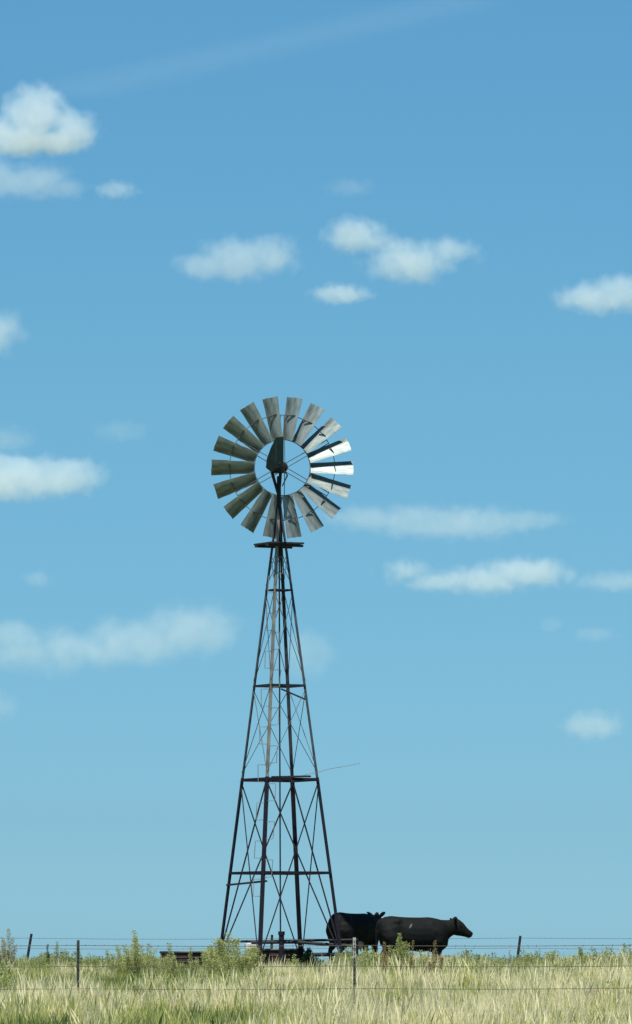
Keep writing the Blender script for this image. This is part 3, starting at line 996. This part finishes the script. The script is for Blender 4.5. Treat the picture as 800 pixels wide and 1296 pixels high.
    ng.interface.new_socket('Geometry', in_out='OUTPUT', socket_type='NodeSocketGeometry')
    N = ng.nodes.new
    gi, go = N('NodeGroupInput'), N('NodeGroupOutput')
    ci = N('GeometryNodeCollectionInfo')
    ci.inputs['Collection'].default_value = gcol
    ci.inputs['Separate Children'].default_value = True
    ci.inputs['Reset Children'].default_value = True
    iop = N('GeometryNodeInstanceOnPoints')
    def attr(nm, ty):
        q = N('GeometryNodeInputNamedAttribute'); q.data_type = ty; q.inputs['Name'].default_value = nm
        return q.outputs['Attribute']
    ng.links.new(gi.outputs[0], iop.inputs['Points'])
    ng.links.new(ci.outputs[0], iop.inputs['Instance'])
    iop.inputs['Pick Instance'].default_value = True
    ng.links.new(attr('idx', 'INT'), iop.inputs['Instance Index'])
    e2r = N('FunctionNodeEulerToRotation')
    ng.links.new(attr('rot', 'FLOAT_VECTOR'), e2r.inputs[0])
    ng.links.new(e2r.outputs[0], iop.inputs['Rotation'])
    ng.links.new(attr('scl', 'FLOAT'), iop.inputs['Scale'])
    ng.links.new(iop.outputs[0], go.inputs[0])
    md = g.modifiers.new('scatter', 'NODES')
    md.node_group = ng
build_grass()

# ---------------------------------------------------------------- clouds
def build_cloud(label, lobes, T=2.0, seed=0, soft=0.45, nscale=1.4, namp=0.66):
    """lobes: (px, py, rx, ry[, weight]); all share one flat-based height, so low ones stand farther off"""
    base = max(l[1] + l[3] for l in lobes)
    d = 1300.0 / ((HOR - base) / FPX)
    y = d + EYE_Y
    k = d / FPX
    cxp = sum(l[0] for l in lobes) / len(lobes)
    cyp = sum(l[1] for l in lobes) / len(lobes)
    c0 = P(cxp, cyp, y)
    L3 = []
    for l in lobes:
        p = P(l[0], l[1], y) - c0
        rx, rz = l[2] * k * 1.2, l[3] * k * 1.16
        ry = 0.5 * (rx + rz)
        L3.append((p, Vector((rx, ry, rz)), l[4] if len(l) > 4 else 1.0))
    pts = []
    for p, r, wgt in L3:                     # one hull wrapped round every lobe
        tmp = bmesh.new()
        bmesh.ops.create_icosphere(tmp, subdivisions=2, radius=1.0)
        pts += [p + Vector((v.co.x * r.x, v.co.y * r.y, v.co.z * r.z)) * 1.18 for v in tmp.verts]
        tmp.free()
    bm = bmesh.new()
    for q in pts:
        bm.verts.new(q)
    hull = bmesh.ops.convex_hull(bm, input=list(bm.verts), use_existing_faces=False)
    bmesh.ops.delete(bm, geom=[v for v in bm.verts if not v.link_faces], context='VERTS')
    rmin = min(r.z for _, r, _ in L3)
    rmean = sum(r.z for _, r, _ in L3) / len(L3)
    m = bpy.data.materials.new('cloud_vapour')
    m.use_nodes = True
    t = m.node_tree
    t.nodes.remove(t.nodes['Principled BSDF'])
    out = t.nodes['Material Output']
    tc = t.nodes.new('ShaderNodeTexCoord')
    nz = t.nodes.new('ShaderNodeTexNoise')
    nz.inputs['Scale'].default_value = nscale / rmean
    nz.inputs['Detail'].default_value = 5
    nz.inputs['Roughness'].default_value = 0.55
    of = t.nodes.new('ShaderNodeVectorMath'); of.operation = 'ADD'
    of.inputs[1].default_value = (seed * 913.7 + 50, seed * 411.1, seed * 77.0)
    t.links.new(tc.outputs['Object'], of.inputs[0])
    t.links.new(of.outputs[0], nz.inputs['Vector'])
    acc = None
    for p, r, wgt in L3:
        mp = t.nodes.new('ShaderNodeMapping'); mp.vector_type = 'TEXTURE'
        mp.inputs['Location'].default_value = p
        mp.inputs['Scale'].default_value = r
        t.links.new(tc.outputs['Object'], mp.inputs[0])
        ln = t.nodes.new('ShaderNodeVectorMath'); ln.operation = 'LENGTH'
        t.links.new(mp.outputs[0], ln.inputs[0])
        sb = t.nodes.new('ShaderNodeMath'); sb.operation = 'SUBTRACT'; sb.inputs[0].default_value = 1.0
        t.links.new(ln.outputs['Value'], sb.inputs[1])
        cur = sb.outputs[0]
        if wgt != 1.0:
            mu = t.nodes.new('ShaderNodeMath'); mu.operation = 'MULTIPLY'; mu.inputs[1].default_value = wgt
            t.links.new(cur, mu.inputs[0]); cur = mu.outputs[0]
        if acc is None:
            acc = cur
        else:
            mxn = t.nodes.new('ShaderNodeMath'); mxn.operation = 'SMOOTH_MAX'; mxn.inputs[2].default_value = 0.15
            t.links.new(acc, mxn.inputs[0]); t.links.new(cur, mxn.inputs[1]); acc = mxn.outputs[0]
    na = t.nodes.new('ShaderNodeMath'); na.operation = 'MULTIPLY_ADD'
    na.inputs[1].default_value = 2 * namp; na.inputs[2].default_value = -namp
    t.links.new(nz.outputs[0], na.inputs[0])
    ad = t.nodes.new('ShaderNodeMath'); ad.operation = 'ADD'
    t.links.new(acc, ad.inputs[0]); t.links.new(na.outputs[0], ad.inputs[1])
    mr = t.nodes.new('ShaderNodeMapRange'); mr.interpolation_type = 'SMOOTHSTEP'
    mr.inputs[1].default_value = 0.08; mr.inputs[2].default_value = 0.08 + soft
    mr.inputs[3].default_value = 0.0; mr.inputs[4].default_value = T / (2 * rmean)
    t.links.new(ad.outputs[0], mr.inputs[0])
    vs = t.nodes.new('ShaderNodeVolumeScatter')
    vs.inputs['Color'].default_value = (0.74, 0.91, 1.0, 1)  # bluish tint puts the haze of the air between into the cloud colour
    vs.inputs['Anisotropy'].default_value = -0.1
    t.links.new(mr.outputs[0], vs.inputs['Density'])
    t.links.new(vs.outputs[0], out.inputs['Volume'])
    o = obj('cloud', bm, m, loc=c0)
    tag(o, label, 'cloud', 'fair weather clouds in the sky')

clouds = [
    ('largest bright puffy cloud cut by the left edge, upper of all clouds', [(-8, 170, 46, 26), (44, 147, 42, 42), (92, 165, 36, 30), (40, 178, 80, 20)], 3.2, 0.35),
    ('dim flat cloud at the left edge just under the largest cloud', [(-4, 226, 56, 30), (45, 230, 54, 26), (78, 238, 34, 16)], 1.2, 0.5),
    ('small faint cloud right of the dim flat cloud at upper left', [(147, 240, 32, 13)], 1.0, 0.5),
    ('soft rounded cloud above and left of the wheel', [(300, 328, 52, 32), (340, 325, 44, 28), (262, 336, 46, 20)], 1.8, 0.5),
    ('small peaked cloud straight above the middle of three right of centre', [(450, 298, 42, 27), (485, 306, 36, 14, 0.8)], 2.0, 0.45),
    ('oval bright cloud right of centre below the peaked cloud', [(520, 332, 60, 30), (570, 318, 44, 20, 0.8)], 2.2, 0.5),
    ('tiny flat cloud below the peaked cloud', [(431, 372, 40, 15)], 1.7, 0.45),
    ('flat based cloud cut by the right edge', [(755, 378, 58, 22), (790, 368, 50, 22), (835, 376, 50, 28)], 2.0, 0.4),
    ('piece of cloud at the left edge level with the top of the wheel', [(-18, 420, 52, 34)], 2.0, 0.45),
    ('long bright cloud at the left edge level with the wheel hub', [(20, 604, 60, 32), (80, 603, 50, 28), (-40, 604, 60, 34)], 2.6, 0.3),
    ('faint dim puff above the long bright left cloud', [(5, 556, 44, 22)], 0.6, 0.6),
    ('faint wisp left of the wheel', [(153, 546, 40, 17)], 0.35, 0.6),
    ('long thin cloud right of the lower wheel', [(470, 656, 72, 20), (530, 660, 80, 25), (590, 662, 90, 26), (660, 659, 66, 15)], 0.75, 0.5),
    ('bright low cloud right of the tower top with a faint tail on its left', [(664, 724, 68, 22), (610, 734, 76, 22, 0.8), (555, 736, 60, 16, 0.7), (515, 722, 40, 20, 0.7)], 1.6, 0.5),
    ('faint cloud at the right edge beside the bright low cloud', [(785, 736, 66, 16)], 0.6, 0.5),
    ('tiny faint puff at the left above the broad low cloud', [(48, 733, 24, 13)], 0.6, 0.6),
    ('broad low cloud left of the tower', [(242, 797, 70, 40), (170, 812, 84, 36, 0.85), (95, 822, 90, 32, 0.75), (40, 825, 80, 34, 0.7), (10, 804, 56, 24)], 1.25, 0.5),
    ('rounded cloud behind the right side of the tower', [(385, 826, 42, 36)], 1.0, 0.55),
    ('faint cloud at the left edge under the broad low cloud', [(-6, 893, 34, 24)], 0.7, 0.6),
    ('faint pair of wisps near the right edge', [(698, 790, 20, 12), (752, 803, 34, 12)], 0.35, 0.6),
    ('small round cloud low at the right', [(749, 917, 44, 22)], 1.2, 0.5),
    ('faint wisp near the top middle above the peaked cloud', [(444, 237, 36, 14)], 0.35, 0.6),
]
for i, (lab, lobes, T, soft) in enumerate(clouds):
    build_cloud(lab, lobes, T * 0.40, i + 1, soft + 0.1)
build_cloud('very thin pale streak slanting up across the top of the sky', [(110 + 42 * i, 110 - 9.6 * i, 85, 17) for i in range(12)], 0.04, 41, 0.75, namp=0.25)
